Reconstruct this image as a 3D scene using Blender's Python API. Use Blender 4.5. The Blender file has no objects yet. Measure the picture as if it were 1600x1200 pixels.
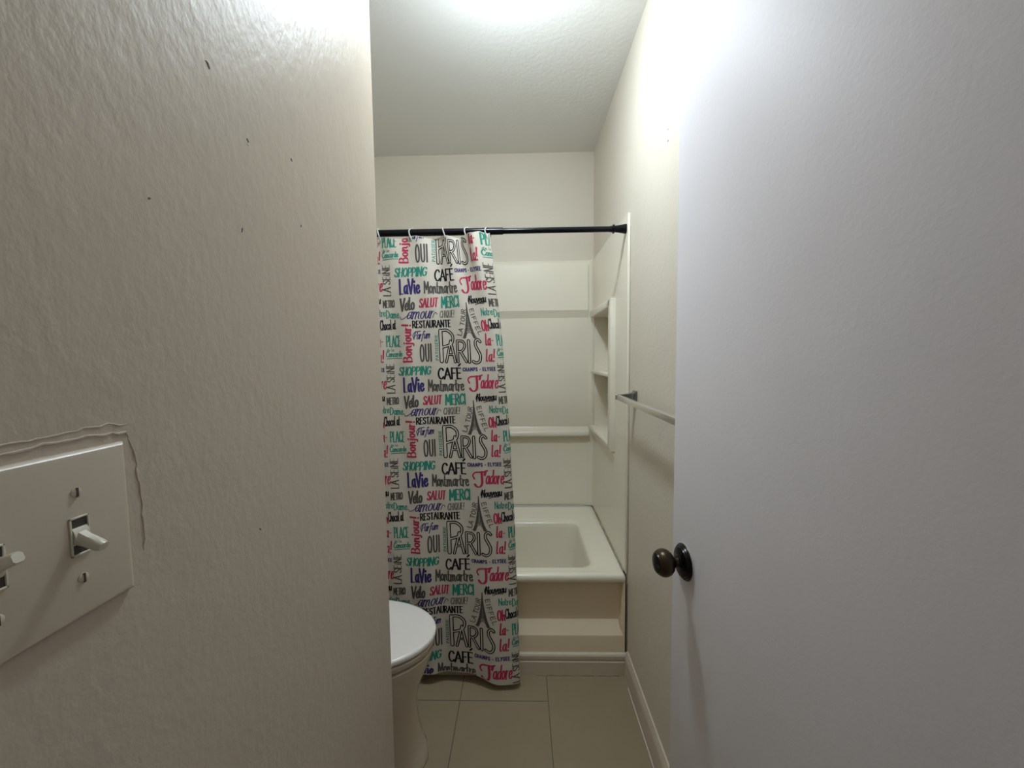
import bpy, bmesh, math, random
from mathutils import Vector, Matrix, Euler

# ------------------------------------------------------------------ camera, world, exposure
scene = bpy.context.scene
C = scene.collection
random.seed(4)
PI = math.pi

cam_data = bpy.data.cameras.new('camera')
cam_data.sensor_width = 36.0
cam_data.lens = 623.46 / 1600 * 36.0
cam_data.clip_start = 0.02
cam = bpy.data.objects.new('camera', cam_data)
C.objects.link(cam)
_d = Vector((-0.02352558, 0.99745238, -0.06734464))
_r = Vector((0.99967379, 0.02280099, -0.01150806))
_u = Vector((0.00994322, 0.0675934, 0.9976634))
cam.matrix_world = Matrix(((_r.x, _u.x, -_d.x, 0.0), (_r.y, _u.y, -_d.y, 0.0),
                           (_r.z, _u.z, -_d.z, 1.26), (0, 0, 0, 1)))
scene.camera = cam

world = bpy.data.worlds.new('world')
scene.world = world
world.use_nodes = True
_bg = world.node_tree.nodes['Background']
_bg.inputs[0].default_value = (1.0, 0.96, 0.91, 1)      # weak daylight of the hall behind the doorway
_bg.inputs[1].default_value = 0.14
GLOBE_STRENGTH = 178.0
GLOBE_COLOR = (0.80, 0.92, 1.0)

scene.view_settings.view_transform = 'Standard'
scene.view_settings.look = 'None'
scene.view_settings.gamma = 1.0
scene.view_settings.use_curve_mapping = False
scene.view_settings.exposure = 0.0

# ------------------------------------------------------------------ dimensions (metres)
CZ = 2.37            # ceiling
XR = 0.407           # right wall face
XS = 0.400           # face of the surround on the right wall
YB = 2.26            # back wall face
XF = -1.10           # far left wall face
XP = -0.312          # partition face that carries the switch
YP = 0.888           # partition's free corner
YT = 1.511           # tub front
RIM = 0.405

# ------------------------------------------------------------------ materials
def mat(name, color, rough=0.5, metal=0.0, bump=None, spec=None, speck=None, coat=0.0):
    m = bpy.data.materials.new(name)
    m.use_nodes = True
    nt = m.node_tree
    b = nt.nodes['Principled BSDF']
    b.inputs['Base Color'].default_value = (*color, 1)
    b.inputs['Roughness'].default_value = rough
    b.inputs['Metallic'].default_value = metal
    if spec is not None:
        b.inputs['Specular IOR Level'].default_value = spec
    if coat:
        b.inputs['Coat Weight'].default_value = coat
        b.inputs['Coat Roughness'].default_value = 0.08
    tc = nt.nodes.new('ShaderNodeTexCoord')
    if speck:                                            # slight mottling of the paint or glaze
        amt, sc = speck
        n = nt.nodes.new('ShaderNodeTexNoise')
        n.inputs['Scale'].default_value = sc
        n.inputs['Detail'].default_value = 4
        nt.links.new(tc.outputs['Object'], n.inputs['Vector'])
        mr = nt.nodes.new('ShaderNodeMapRange')
        mr.inputs['From Min'].default_value = 0.3
        mr.inputs['From Max'].default_value = 0.7
        mr.inputs['To Min'].default_value = 1 - amt
        mr.inputs['To Max'].default_value = 1 + amt
        nt.links.new(n.outputs['Fac'], mr.inputs['Value'])
        mx = nt.nodes.new('ShaderNodeVectorMath')
        mx.operation = 'SCALE'
        mx.inputs[0].default_value = color
        nt.links.new(mr.outputs['Result'], mx.inputs['Scale'])
        nt.links.new(mx.outputs['Vector'], b.inputs['Base Color'])
    if bump:
        last = None
        for (sc, dist, stretch, detail) in bump:
            mp = nt.nodes.new('ShaderNodeMapping')
            mp.inputs['Scale'].default_value = stretch[:3]
            if len(stretch) > 3:
                mp.inputs['Rotation'].default_value = stretch[3:]
            nt.links.new(tc.outputs['Object'], mp.inputs['Vector'])
            n = nt.nodes.new('ShaderNodeTexNoise')
            n.inputs['Scale'].default_value = sc
            n.inputs['Detail'].default_value = detail
            n.inputs['Roughness'].default_value = 0.55
            nt.links.new(mp.outputs['Vector'], n.inputs['Vector'])
            bp = nt.nodes.new('ShaderNodeBump')
            bp.inputs['Strength'].default_value = 1.0
            bp.inputs['Distance'].default_value = dist
            nt.links.new(n.outputs['Fac'], bp.inputs['Height'])
            if last:
                nt.links.new(last.outputs['Normal'], bp.inputs['Normal'])
            last = bp
        nt.links.new(last.outputs['Normal'], b.inputs['Normal'])
    return m

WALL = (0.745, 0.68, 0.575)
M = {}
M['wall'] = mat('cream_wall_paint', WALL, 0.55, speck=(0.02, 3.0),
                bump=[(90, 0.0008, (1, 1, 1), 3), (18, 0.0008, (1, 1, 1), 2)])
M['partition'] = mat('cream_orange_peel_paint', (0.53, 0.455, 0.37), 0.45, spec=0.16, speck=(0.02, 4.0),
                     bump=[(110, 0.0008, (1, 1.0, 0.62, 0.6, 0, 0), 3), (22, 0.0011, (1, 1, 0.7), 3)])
M['ceiling'] = mat('white_ceiling_paint', (0.83, 0.82, 0.79), 0.8, bump=[(60, 0.001, (1, 1, 1), 3)])
M['door'] = mat('cool_white_door_paint', (0.85, 0.815, 0.85), 0.55, spec=0.10, speck=(0.012, 6.0),
                bump=[(130, 0.00022, (1, 1, 1), 2), (6, 0.0015, (1, 1, 0.25), 1)])
M['trim'] = mat('white_trim_paint', (0.68, 0.595, 0.475), 0.4, speck=(0.03, 14.0), bump=[(40, 0.0008, (1, 1, 1), 2)])
M['surround'] = mat('cream_surround_acrylic', (0.92, 0.86, 0.73), 0.26, speck=(0.015, 5.0),
                    bump=[(14, 0.0007, (1, 1, 1), 2)])
M['tub'] = mat('cream_tub_acrylic', (0.92, 0.86, 0.72), 0.2, speck=(0.015, 5.0))
M['apron'] = mat('cream_tub_apron', (0.90, 0.76, 0.56), 0.3, speck=(0.02, 6.0))
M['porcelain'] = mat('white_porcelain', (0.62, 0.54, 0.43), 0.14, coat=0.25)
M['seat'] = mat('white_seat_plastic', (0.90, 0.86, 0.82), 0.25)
M['rod'] = mat('black_rod_enamel', (0.003, 0.0035, 0.006), 0.22, spec=0.22)
M['ring'] = mat('clear_white_ring_plastic', (0.75, 0.74, 0.72), 0.25)
M['ring'].node_tree.nodes['Principled BSDF'].inputs['Transmission Weight'].default_value = 0.35
M['chrome'] = mat('brushed_chrome', (0.86, 0.85, 0.83), 0.24, 1.0)
M['post'] = mat('dark_chrome', (0.30, 0.30, 0.30), 0.18, 1.0)
M['bronze'] = mat('dark_bronze', (0.055, 0.036, 0.022), 0.32, 0.75, speck=(0.35, 30.0))
M['bronze_dark'] = mat('blackened_bronze', (0.012, 0.010, 0.010), 0.25, 0.6)
M['steel'] = mat('bright_steel_edge', (0.75, 0.75, 0.76), 0.2, 1.0)
M['plate'] = mat('painted_plate', (0.55, 0.475, 0.38), 0.33, bump=[(70, 0.0003, (1, 1, 1), 2)])
M['toggle'] = mat('almond_toggle', (0.66, 0.62, 0.51), 0.3)
M['slot'] = mat('dark_slot', (0.055, 0.048, 0.038), 0.6)
M['hole'] = mat('grey_wall_dent', (0.13, 0.115, 0.10), 0.8)
M['chip'] = mat('white_paint_chip', (0.8, 0.8, 0.78), 0.6)
M['caulk'] = mat('stained_caulk', (0.26, 0.22, 0.155), 0.7, speck=(0.35, 40.0))
M['caulk_joint'] = mat('yellowed_caulk', (0.44, 0.39, 0.28), 0.6, speck=(0.25, 25.0))
M['caulk_edge'] = mat('beige_caulk', (0.36, 0.32, 0.25), 0.7, speck=(0.3, 30.0))
M['caulk_light'] = mat('white_caulk', (0.68, 0.66, 0.6), 0.5)
M['base_metal'] = mat('white_lamp_base', (0.75, 0.75, 0.74), 0.4)

def emissive(name, color, s):
    m = bpy.data.materials.new(name)
    m.use_nodes = True
    nt = m.node_tree
    nt.nodes.remove(nt.nodes['Principled BSDF'])
    e = nt.nodes.new('ShaderNodeEmission')
    e.inputs[0].default_value = (*color, 1)
    e.inputs[1].default_value = s
    # emission shaped by hand: upper globe dimmed so the nearby ceiling burns out less
    g = nt.nodes.new('ShaderNodeNewGeometry')
    sp = nt.nodes.new('ShaderNodeSeparateXYZ')
    mr = nt.nodes.new('ShaderNodeMapRange')
    mr.interpolation_type = 'SMOOTHSTEP'
    for k, v in (('From Min', 0.36), ('From Max', -0.88), ('To Min', 0.05 * s), ('To Max', s)):
        mr.inputs[k].default_value = v
    nt.links.new(g.outputs['Normal'], sp.inputs[0])
    nt.links.new(sp.outputs['Z'], mr.inputs['Value'])
    nt.links.new(mr.outputs['Result'], e.inputs[1])
    nt.links.new(e.outputs[0], nt.nodes['Material Output'].inputs['Surface'])
    return m
M['globe'] = emissive('lit_frosted_globe', GLOBE_COLOR, GLOBE_STRENGTH)

def cloth_mat(name, color, transl):
    m = bpy.data.materials.new(name)
    m.use_nodes = True
    nt = m.node_tree
    b = nt.nodes['Principled BSDF']
    b.inputs['Base Color'].default_value = (*color, 1)
    b.inputs['Roughness'].default_value = 0.6
    b.inputs['Specular IOR Level'].default_value = 0.25
    t = nt.nodes.new('ShaderNodeBsdfTranslucent')
    t.inputs[0].default_value = (*color, 1)
    mx = nt.nodes.new('ShaderNodeMixShader')
    mx.inputs[0].default_value = transl
    nt.links.new(b.outputs[0], mx.inputs[1])
    nt.links.new(t.outputs[0], mx.inputs[2])
    nt.links.new(mx.outputs[0], nt.nodes['Material Output'].inputs['Surface'])
    tc = nt.nodes.new('ShaderNodeTexCoord')
    n = nt.nodes.new('ShaderNodeTexNoise')
    n.inputs['Scale'].default_value = 14
    n.inputs['Detail'].default_value = 2
    bp = nt.nodes.new('ShaderNodeBump')
    bp.inputs['Distance'].default_value = 0.0012
    nt.links.new(tc.outputs['Object'], n.inputs['Vector'])
    nt.links.new(n.outputs['Fac'], bp.inputs['Height'])
    nt.links.new(bp.outputs['Normal'], b.inputs['Normal'])
    return m
INK = {
    'cloth': cloth_mat('white_curtain_cloth', (0.72, 0.66, 0.575), 0.15),
    'teal': cloth_mat('teal_print', (0.030, 0.27, 0.20), 0.05),
    'red': cloth_mat('crimson_print', (0.50, 0.035, 0.10), 0.05),
    'navy': cloth_mat('navy_print', (0.045, 0.035, 0.16), 0.05),
    'grey': cloth_mat('grey_print', (0.095, 0.088, 0.078), 0.05),
    'black': cloth_mat('black_print', (0.010, 0.010, 0.014), 0.05),
}

# floor: pale square tiles with thin dark joints
def floor_mat():
    m = bpy.data.materials.new('pale_floor_tiles')
    m.use_nodes = True
    nt = m.node_tree
    N, L = nt.nodes.new, nt.links.new
    b = nt.nodes['Principled BSDF']
    b.inputs['Roughness'].default_value = 0.42
    geo = N('ShaderNodeNewGeometry')
    sep = N('ShaderNodeSeparateXYZ')
    L(geo.outputs['Position'], sep.inputs[0])
    def math_(op, a, b_=None):
        n = N('ShaderNodeMath'); n.operation = op
        for i, v in enumerate((a, b_)):
            if v is None: continue
            if isinstance(v, (int, float)): n.inputs[i].default_value = v
            else: L(v, n.inputs[i])
        return n.outputs[0]
    def joint(coord, origin, pitch, half):
        s = math_('SUBTRACT', coord, origin)
        s = math_('PINGPONG', s, pitch / 2)
        return math_('LESS_THAN', s, half)
    jx = joint(sep.outputs['X'], 0.087, 0.3246, 0.0014)
    jy = joint(sep.outputs['Y'], 1.383, 0.3246, 0.0014)
    left = math_('LESS_THAN', sep.outputs['X'], 0.087)
    jy = math_('MULTIPLY', jy, left)                     # the row along the right wall is one long strip
    j = math_('MAXIMUM', jx, jy)
    nz = N('ShaderNodeTexNoise'); nz.inputs['Scale'].default_value = 9; nz.inputs['Detail'].default_value = 5
    L(geo.outputs['Position'], nz.inputs['Vector'])
    ramp = N('ShaderNodeMixRGB')
    ramp.inputs[1].default_value = (0.31, 0.245, 0.155, 1)
    ramp.inputs[2].default_value = (0.36, 0.29, 0.19, 1)
    L(nz.outputs['Fac'], ramp.inputs[0])
    mx = N('ShaderNodeMixRGB')
    L(j, mx.inputs[0]); L(ramp.outputs[0], mx.inputs[1])
    mx.inputs[2].default_value = (0.13, 0.115, 0.09, 1)
    L(mx.outputs[0], b.inputs['Base Color'])
    bp = N('ShaderNodeBump'); bp.inputs['Distance'].default_value = 0.001
    inv = math_('SUBTRACT', 1.0, j)
    L(inv, bp.inputs['Height']); L(bp.outputs['Normal'], b.inputs['Normal'])
    return m
M['floor'] = floor_mat()

# ------------------------------------------------------------------ mesh helpers
def link(name, me, parent=None, loc=None):
    o = bpy.data.objects.new(name, me)
    C.objects.link(o)
    if parent is not None:
        o.parent = parent
    if loc is not None:
        o.location = loc
    return o

def obj(name, bm, material, parent=None, smooth=True, angle=40, loc=None, matrix=None):
    if matrix is not None:
        bmesh.ops.transform(bm, matrix=matrix, verts=bm.verts)
    bmesh.ops.recalc_face_normals(bm, faces=bm.faces)
    me = bpy.data.meshes.new(name)
    bm.to_mesh(me)
    bm.free()
    mats = material if isinstance(material, (list, tuple)) else [material]
    for m in mats:
        me.materials.append(m)
    if smooth:
        for p in me.polygons:
            p.use_smooth = True
        me.set_sharp_from_angle(angle=math.radians(angle))
    return link(name, me, parent, loc)

def box(bm, lo, hi, bevel=0.0, seg=2):
    r = bmesh.ops.create_cube(bm, size=1.0)
    vs = r['verts']
    for v in vs:
        v.co = Vector([lo[i] + (v.co[i] + 0.5) * (hi[i] - lo[i]) for i in range(3)])
    if bevel:
        es = list({e for v in vs for e in v.link_edges})
        bmesh.ops.bevel(bm, geom=es, offset=bevel, segments=seg, affect='EDGES', profile=0.5)

def loft(bm, loops, cap0=True, cap1=True, closed=True):
    rings = [[bm.verts.new(p) for p in lp] for lp in loops]
    n = len(rings[0])
    for a, b in zip(rings, rings[1:]):
        for i in range(n if closed else n - 1):
            j = (i + 1) % n
            bm.faces.new((a[i], a[j], b[j], b[i]))
    if cap0: bm.faces.new(rings[0])
    if cap1: bm.faces.new(rings[-1])
    return rings

def lathe(bm, profile, seg=40, axis='Z', origin=(0, 0, 0)):
    """profile: (radius, height) pairs from one pole to the other"""
    loops = []
    for r, h in profile:
        lp = []
        for k in range(seg):
            a = 2 * PI * k / seg
            p = (r * math.cos(a), r * math.sin(a), h)
            if axis == 'X': p = (p[2], p[0], p[1])
            if axis == 'Y': p = (p[0], p[2], p[1])
            lp.append(Vector(p) + Vector(origin))
        loops.append(lp)
    loft(bm, loops)

def extrude_profile(bm, pts, lo, hi, axis='X'):
    """closed profile in the two other axes, swept along axis"""
    def mk(p, t):
        return {'X': (t, p[0], p[1]), 'Y': (p[0], t, p[1]), 'Z': (p[0], p[1], t)}[axis]
    loft(bm, [[mk(p, lo) for p in pts], [mk(p, hi) for p in pts]])

def tube(bm, pts, rad, seg=12, closed=False):
    pts = [Vector(p) for p in pts]
    n = len(pts)
    loops = []
    prev = None
    for i, p in enumerate(pts):
        t = (pts[(i + 1) % n] - pts[i - 1]) if closed else (pts[min(i + 1, n - 1)] - pts[max(i - 1, 0)])
        t.normalize()
        if prev is None:
            a = Vector((0, 0, 1)) if abs(t.z) < 0.9 else Vector((1, 0, 0))
            nrm = (a - t * a.dot(t)).normalized()
        else:
            nrm = (prev - t * prev.dot(t)).normalized()
        prev = nrm
        bn = t.cross(nrm)
        r = rad[i] if isinstance(rad, (list, tuple)) else rad
        loops.append([p + (nrm * math.cos(2 * PI * k / seg) + bn * math.sin(2 * PI * k / seg)) * r for k in range(seg)])
    if closed:
        loops.append(loops[0])
        rings = [[bm.verts.new(q) for q in lp] for lp in loops[:-1]]
        rings.append(rings[0])
        for a, b in zip(rings, rings[1:]):
            for i in range(seg):
                j = (i + 1) % seg
                bm.faces.new((a[i], a[j], b[j], b[i]))
    else:
        loft(bm, loops)

def tag(o, label, cat, group=None):
    o['label'] = label
    o['category'] = cat
    if group:
        o['group'] = group
    return o

def thing(name, label, cat, loc, group=None):
    o = bpy.data.objects.new(name, None)
    o.empty_display_size = 0.05
    C.objects.link(o)
    o.location = loc
    return tag(o, label, cat, group)

def part(name, bm, material, parent, **k):
    """geometry given in world coordinates, made relative to the thing's base"""
    p = parent
    off = Vector((0, 0, 0))
    while p is not None:
        off += p.location
        p = p.parent
    bmesh.ops.translate(bm, vec=-off, verts=bm.verts)
    return obj(name, bm, material, parent, **k)

def struct(name, bm, material, label, cat, parent=None, **k):
    o = obj(name, bm, material, parent, **k)
    if parent is None:
        o['kind'] = 'structure'
        tag(o, label, cat)
    return o

# ------------------------------------------------------------------ room shell
bm = bmesh.new(); box(bm, (-1.25, -1.2, -0.06), (0.55, 2.40, 0.0))
struct('floor', bm, M['floor'], 'pale tiled bathroom floor with thin dark joints', 'floor', smooth=False)

bm = bmesh.new(); box(bm, (-1.25, -0.30, CZ), (0.55, 2.40, CZ + 0.06))
struct('ceiling', bm, M['ceiling'], 'white painted ceiling around the lit globe lamp', 'ceiling', smooth=False)

bm = bmesh.new(); box(bm, (-1.25, YB, 0.0), (0.55, YB + 0.10, CZ))
struct('wall_back', bm, M['wall'], 'cream wall behind the bathtub', 'wall', smooth=False)

# right wall, with the pocket that takes the moulded shelf niche
bm = bmesh.new()
Y0, Y1, Z0, Z1 = 1.745, YB, 0.862, 1.483
for lo, hi in (((XR, 0.20, 0), (0.51, Y0, CZ)), ((XR, Y0, 0), (0.51, Y1, Z0)), ((XR, Y0, Z1), (0.51, Y1, CZ)),
               ((0.492, Y0, Z0), (0.51, Y1, Z1))):
    box(bm, lo, hi)
wall_right = struct('wall_right', bm, M['wall'], 'cream right wall carrying the towel bar', 'wall', smooth=False)
for y, z, r in ((1.142, 1.875, 0.0022), (1.141, 1.844, 0.0030)):
    bm = bmesh.new()
    lathe(bm, [(r, 0), (r * 0.6, -0.0006)], 10, 'X', (XR - 0.0002, y, z))
    obj('nail_hole', bm, M['hole'], wall_right)

bm = bmesh.new(); box(bm, (XF - 0.1, 0.08, 0), (XF, YB, CZ))
struct('wall_far_left', bm, M['wall'], 'cream far left wall behind the toilet', 'wall', smooth=False)

# partition on the left: its free vertical corner is slightly rounded
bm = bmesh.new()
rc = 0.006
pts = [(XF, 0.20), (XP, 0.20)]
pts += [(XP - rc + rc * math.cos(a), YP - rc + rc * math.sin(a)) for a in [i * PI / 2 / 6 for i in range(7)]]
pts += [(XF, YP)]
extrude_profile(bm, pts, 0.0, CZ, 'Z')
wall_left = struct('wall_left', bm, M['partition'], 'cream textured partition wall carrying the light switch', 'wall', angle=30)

# small dents, holes and chips in the partition
def dent(y, z, ln, ang, w, m):
    bm = bmesh.new()
    n = 9
    loop = []
    for i in range(n):
        a = 2 * PI * i / n
        rr = 1 + random.uniform(-0.25, 0.25)
        px, pz = ln * math.cos(a) * rr, w * math.sin(a) * rr
        loop.append((px * math.cos(ang) - pz * math.sin(ang), px * math.sin(ang) + pz * math.cos(ang)))
    loft(bm, [[(XP - 0.0005, y + p, z + q) for p, q in loop], [(XP + 0.0005, y + p * 0.8, z + q * 0.8) for p, q in loop]])
    return bm
for y, z, ln, ang, w, kind in ((0.4160, 1.556, 0.0032, -1.0, 0.0012, 'hole'), (0.4140, 1.5585, 0.0028, -0.3, 0.0009, 'hole'),
                               (0.470, 1.512, 0.0024, -0.9, 0.0012, 'hole'),
                               (0.470, 1.5085, 0.0022, -1.0, 0.0010, 'chip'), (0.559, 1.533, 0.0024, -0.9, 0.0014, 'hole'),
                               (0.576, 1.450, 0.0026, 1.2, 0.0011, 'hole'), (0.575, 1.4455, 0.0022, 1.2, 0.0009, 'chip'),
                               (0.339, 1.397, 0.0014, 0.2, 0.0012, 'hole'), (0.455, 1.059, 0.0026, -0.9, 0.0007, 'hole'),
                               (0.452, 1.406, 0.0032, 1.3, 0.0007, 'hole')):
    o = obj('dent' if kind == 'hole' else 'paint_chip', dent(y, z, ln, ang, w, M[kind]), M[kind], wall_left)

# ridges of old paint left around the switch plate
def ridge(pts, rad):
    bm = bmesh.new()
    dense = []
    for a, b in zip(pts, pts[1:]):
        k = max(2, int((Vector(b) - Vector(a)).length / 0.004))
        for i in range(k):
            t = i / k
            dense.append((XP, a[0] + (b[0] - a[0]) * t + random.uniform(-1, 1) * 0.0007, a[1] + (b[1] - a[1]) * t + random.uniform(-1, 1) * 0.0009))
    rads = [rad * random.uniform(0.5, 1.2) for _ in dense]
    rads[0] = rads[-1] = 0.0002
    tube(bm, dense, rads, 6)
    return obj('paint_ridge', bm, M['partition'], wall_left)
ridge([(q[1], q[2]) for q in ((0, 0.205, 1.2045), (0, 0.250, 1.2062), (0, 0.280, 1.2065), (0, 0.303, 1.2045), (0, 0.308, 1.196))], 0.0010)
ridge([(0.306, 1.199), (0.310, 1.185), (0.311, 1.165), (0.3128, 1.148), (0.3125, 1.135), (0.313, 1.118), (0.311, 1.100)], 0.0009)
ridge([(0.309, 1.136), (0.318, 1.137)], 0.0010)
ridge([(0.309, 1.121), (0.319, 1.121)], 0.0010)
ridge([(0.210, 1.2085), (0.250, 1.2115), (0.290, 1.213), (0.310, 1.209)], 0.0007)

# doorway wall the camera looks through
bm = bmesh.new()
box(bm, (XF - 0.1, 0.08, 0), (XP + 0.012, 0.1995, CZ)); box(bm, (0.378, 0.08, 0), (0.51, 0.1995, CZ))
box(bm, (XP + 0.012, 0.08, 1.96), (0.378, 0.1995, CZ))
struct('wall_front', bm, M['wall'], 'cream wall around the doorway', 'wall', smooth=False)

# baseboard along the right wall, moulding along the tub foot
bm = bmesh.new()
prof = [(XR, 0.0), (XR - 0.013, 0.0), (XR - 0.013, 0.075), (XR - 0.0115, 0.088), (XR - 0.007, 0.096), (XR - 0.0045, 0.104), (XR, 0.106)]
extrude_profile(bm, prof, 0.20, YT - 0.012, 'Y')
baseboard = struct('baseboard_right', bm, M['trim'], 'white baseboard along the right wall', 'baseboard', angle=25)
bm = bmesh.new()
tube(bm, [(XR - 0.0135, 0.3 + 0.06 * i, 0.0015 + 0.001 * math.sin(i * 1.7)) for i in range(20)], 0.0028, 8)
obj('caulk_bead', bm, M['caulk_light'], baseboard)

bm = bmesh.new()
y0 = YT + 0.004
prof = [(y0, 0.0), (y0 - 0.014, 0.0), (y0 - 0.014, 0.056), (y0 - 0.010, 0.060), (y0 - 0.0105, 0.064), (y0 - 0.0135, 0.069),
        (y0 - 0.0135, 0.080), (y0 - 0.010, 0.086), (y0 - 0.003, 0.089), (y0, 0.089)]
extrude_profile(bm, prof, XF, XR, 'X')
trim1 = struct('trim_1', bm, M['trim'], 'white moulding along the foot of the bathtub', 'moulding', angle=25)
bm = bmesh.new()
tube(bm, [(0.05 + 0.018 * i, y0 - 0.0145, 0.0008 + 0.0007 * math.sin(i * 2.3)) for i in range(19)],
     [random.uniform(0.0006, 0.0018) for _ in range(19)], 6)
obj('joint_stain', bm, M['caulk'], trim1)

# ------------------------------------------------------------------ door with bronze knob
DW, DT, DH = 0.61, 0.032, 1.918
ang = math.atan(0.079)
hinge = Vector((0.371, 0.237, 0.012))
bm = bmesh.new()
box(bm, (0, 0, 0), (DW, DT, DH), 0.003, 2)
# local x: from hinge to free edge; local y: towards the right wall
ex = Vector((-math.sin(ang), math.cos(ang), 0)); ey = Vector((math.cos(ang), math.sin(ang), 0))
DM = Matrix(((ex.x, ey.x, 0, hinge.x), (ex.y, ey.y, 0, hinge.y), (0, 0, 1, hinge.z), (0, 0, 0, 1)))
door = obj('door_1', bm, M['door'], matrix=None, angle=25)
door['kind'] = 'structure'
tag(door, 'plain cool white door standing open on the right', 'door')
# mirrored basis is avoided: build in world coordinates
door.data.transform(DM)
door.data.flip_normals() if DM.determinant() < 0 else None
def dworld(s, y, z): return DM @ Vector((s, y, z))
kz = 0.842 - hinge.z
ks = DW - 0.055
KM = Matrix(((-ey.x, ex.x, 0, 0), (-ey.y, ex.y, 0, 0), (0, 0, 1, 0), (0, 0, 0, 1)))   # local X points out of the door face
kc = dworld(ks, 0, kz)
KM.translation = kc
def knob_part(name, prof, m, parent=door, seg=40):
    bm = bmesh.new(); lathe(bm, prof, seg, 'X')
    return obj(name, bm, m, parent, matrix=KM, angle=35)
ros = knob_part('rosette', [(0.0001, 0.0), (0.0355, 0.0), (0.0362, 0.002), (0.0350, 0.0042), (0.0335, 0.0045), (0.0325, 0.0068), (0.0300, 0.0072),
                      (0.0290, 0.0098), (0.0235, 0.0115), (0.0150, 0.0125), (0.0130, 0.0150), (0.0001, 0.0150)], M['bronze_dark'])
knob_part('rosette_rim', [(0.0362, 0.0), (0.0370, 0.0006), (0.0370, 0.0016), (0.0362, 0.0022)], M['steel'], ros)
kn = knob_part('door_knob', [(0.0001, 0.012), (0.0105, 0.0125), (0.0092, 0.017), (0.0092, 0.021), (0.0125, 0.0245), (0.0195, 0.0285), (0.0245, 0.034),
                             (0.0270, 0.0405), (0.0272, 0.046), (0.0255, 0.052), (0.0222, 0.0565), (0.0205, 0.0570), (0.0200, 0.0585), (0.0150, 0.0605),
                             (0.0060, 0.0615), (0.0001, 0.0617)], M['bronze'])
knob_part('knob_face', [(0.0001, 0.0600), (0.0198, 0.0580), (0.0192, 0.0597), (0.0140, 0.0618), (0.0050, 0.0630), (0.0001, 0.0631)], M['bronze_dark'], kn)

# ------------------------------------------------------------------ ceiling lamp
LX, LY, LZ, LR = -0.027, 1.13, 2.268, 0.074
lamp = thing('ceiling_light', 'lit white globe lamp on the ceiling', 'ceiling light', (LX, LY, CZ))
bm = bmesh.new()
lathe(bm, [(0.0001, CZ - 0.0005), (0.126, CZ - 0.0005), (0.131, CZ - 0.012), (0.132, CZ - 0.040), (0.129, CZ - 0.041), (0.127, CZ - 0.030), (0.115, CZ - 0.022), (0.060, CZ - 0.024), (0.052, CZ - 0.036), (0.050, CZ - 0.046), (0.0001, CZ - 0.046)], 48, 'Z', (LX, LY, 0))
part('lamp_base_shade_rim', bm, M['base_metal'], lamp)  # base pan widened out of view, its rim added to shade the nearby ceiling
bm = bmesh.new()
prof = []
top = math.asin(0.046 / LR)
for i in range(25):
    a = PI / 2 - 0.66 - (PI - 0.66) * i / 24
    prof.append((max(0.0001, LR * math.cos(a)), LZ + LR * math.sin(a)))
lathe(bm, [(0.0001, prof[0][1])] + prof, 48, 'Z', (LX, LY, 0))
part('globe', bm, M['globe'], lamp)
bm = bmesh.new()
lathe(bm, [(0.0001, LZ - LR + 0.001), (0.004, LZ - LR + 0.0005), (0.004, LZ - LR - 0.003), (0.0025, LZ - LR - 0.006), (0.0001, LZ - LR - 0.0065)], 16, 'Z', (LX, LY, 0))
part('finial', bm, M['base_metal'], lamp)

# ------------------------------------------------------------------ bathtub
tub = thing('bathtub', 'cream bathtub with flat rim behind the printed curtain', 'bathtub', (-0.35, 1.88, 0))
def rrect(x0, x1, y0, y1, r, z, n=8):
    lp = []
    for cx, cy, a0 in ((x1 - r, y1 - r, 0), (x0 + r, y1 - r, PI / 2), (x0 + r, y0 + r, PI), (x1 - r, y0 + r, 3 * PI / 2)):
        for i in range(n + 1):
            a = a0 + PI / 2 * i / n
            lp.append((cx + r * math.cos(a), cy + r * math.sin(a), z))
    return lp
bm = bmesh.new()
tx0, tx1, ty0, ty1 = XF + 0.001, XS - 0.001, YT, YB - 0.017
ix0, ix1, iy0, iy1 = XF + 0.12, 0.280, 1.590, 2.030
loops = [rrect(tx0, tx1, ty0 + 0.004, ty1, 0.004, RIM - 0.030),
         rrect(tx0, tx1, ty0, ty1, 0.004, RIM - 0.022),
         rrect(tx0, tx1, ty0, ty1, 0.006, RIM - 0.010),
         rrect(tx0 + 0.002, tx1 - 0.002, ty0 + 0.004, ty1 - 0.002, 0.008, RIM - 0.002),
         rrect(tx0 + 0.008, tx1 - 0.008, ty0 + 0.012, ty1 - 0.006, 0.012, RIM + 0.001),
         rrect(tx0 + 0.03, tx1 - 0.035, ty0 + 0.022, ty1 - 0.03, 0.03, RIM + 0.0008),
         rrect(tx0 + 0.05, tx1 - 0.055, ty0 + 0.032, ty1 - 0.06, 0.05, RIM - 0.003),
         rrect(ix0 - 0.03, ix1 + 0.03, iy0 - 0.020, iy1 + 0.05, 0.07, RIM - 0.004),
         rrect(ix0 - 0.006, ix1 + 0.006, iy0 - 0.006, iy1 + 0.008, 0.055, RIM - 0.006),
         rrect(ix0, ix1, iy0, iy1, 0.05, RIM - 0.014),
         rrect(ix0 + 0.006, ix1 - 0.005, iy0 + 0.004, iy1 - 0.004, 0.05, RIM - 0.035),
         rrect(ix0 + 0.05, ix1 - 0.025, iy0 + 0.02, iy1 - 0.02, 0.08, 0.25),
         rrect(ix0 + 0.09, ix1 - 0.045, iy0 + 0.035, iy1 - 0.035, 0.09, 0.15),
         rrect(ix0 + 0.12, ix1 - 0.075, iy0 + 0.06, iy1 - 0.06, 0.09, 0.105),
         rrect(ix0 + 0.17, ix1 - 0.12, iy0 + 0.10, iy1 - 0.10, 0.08, 0.095)]
loft(bm, loops, cap0=False)
part('basin', bm, M['tub'], tub, angle=50)
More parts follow.
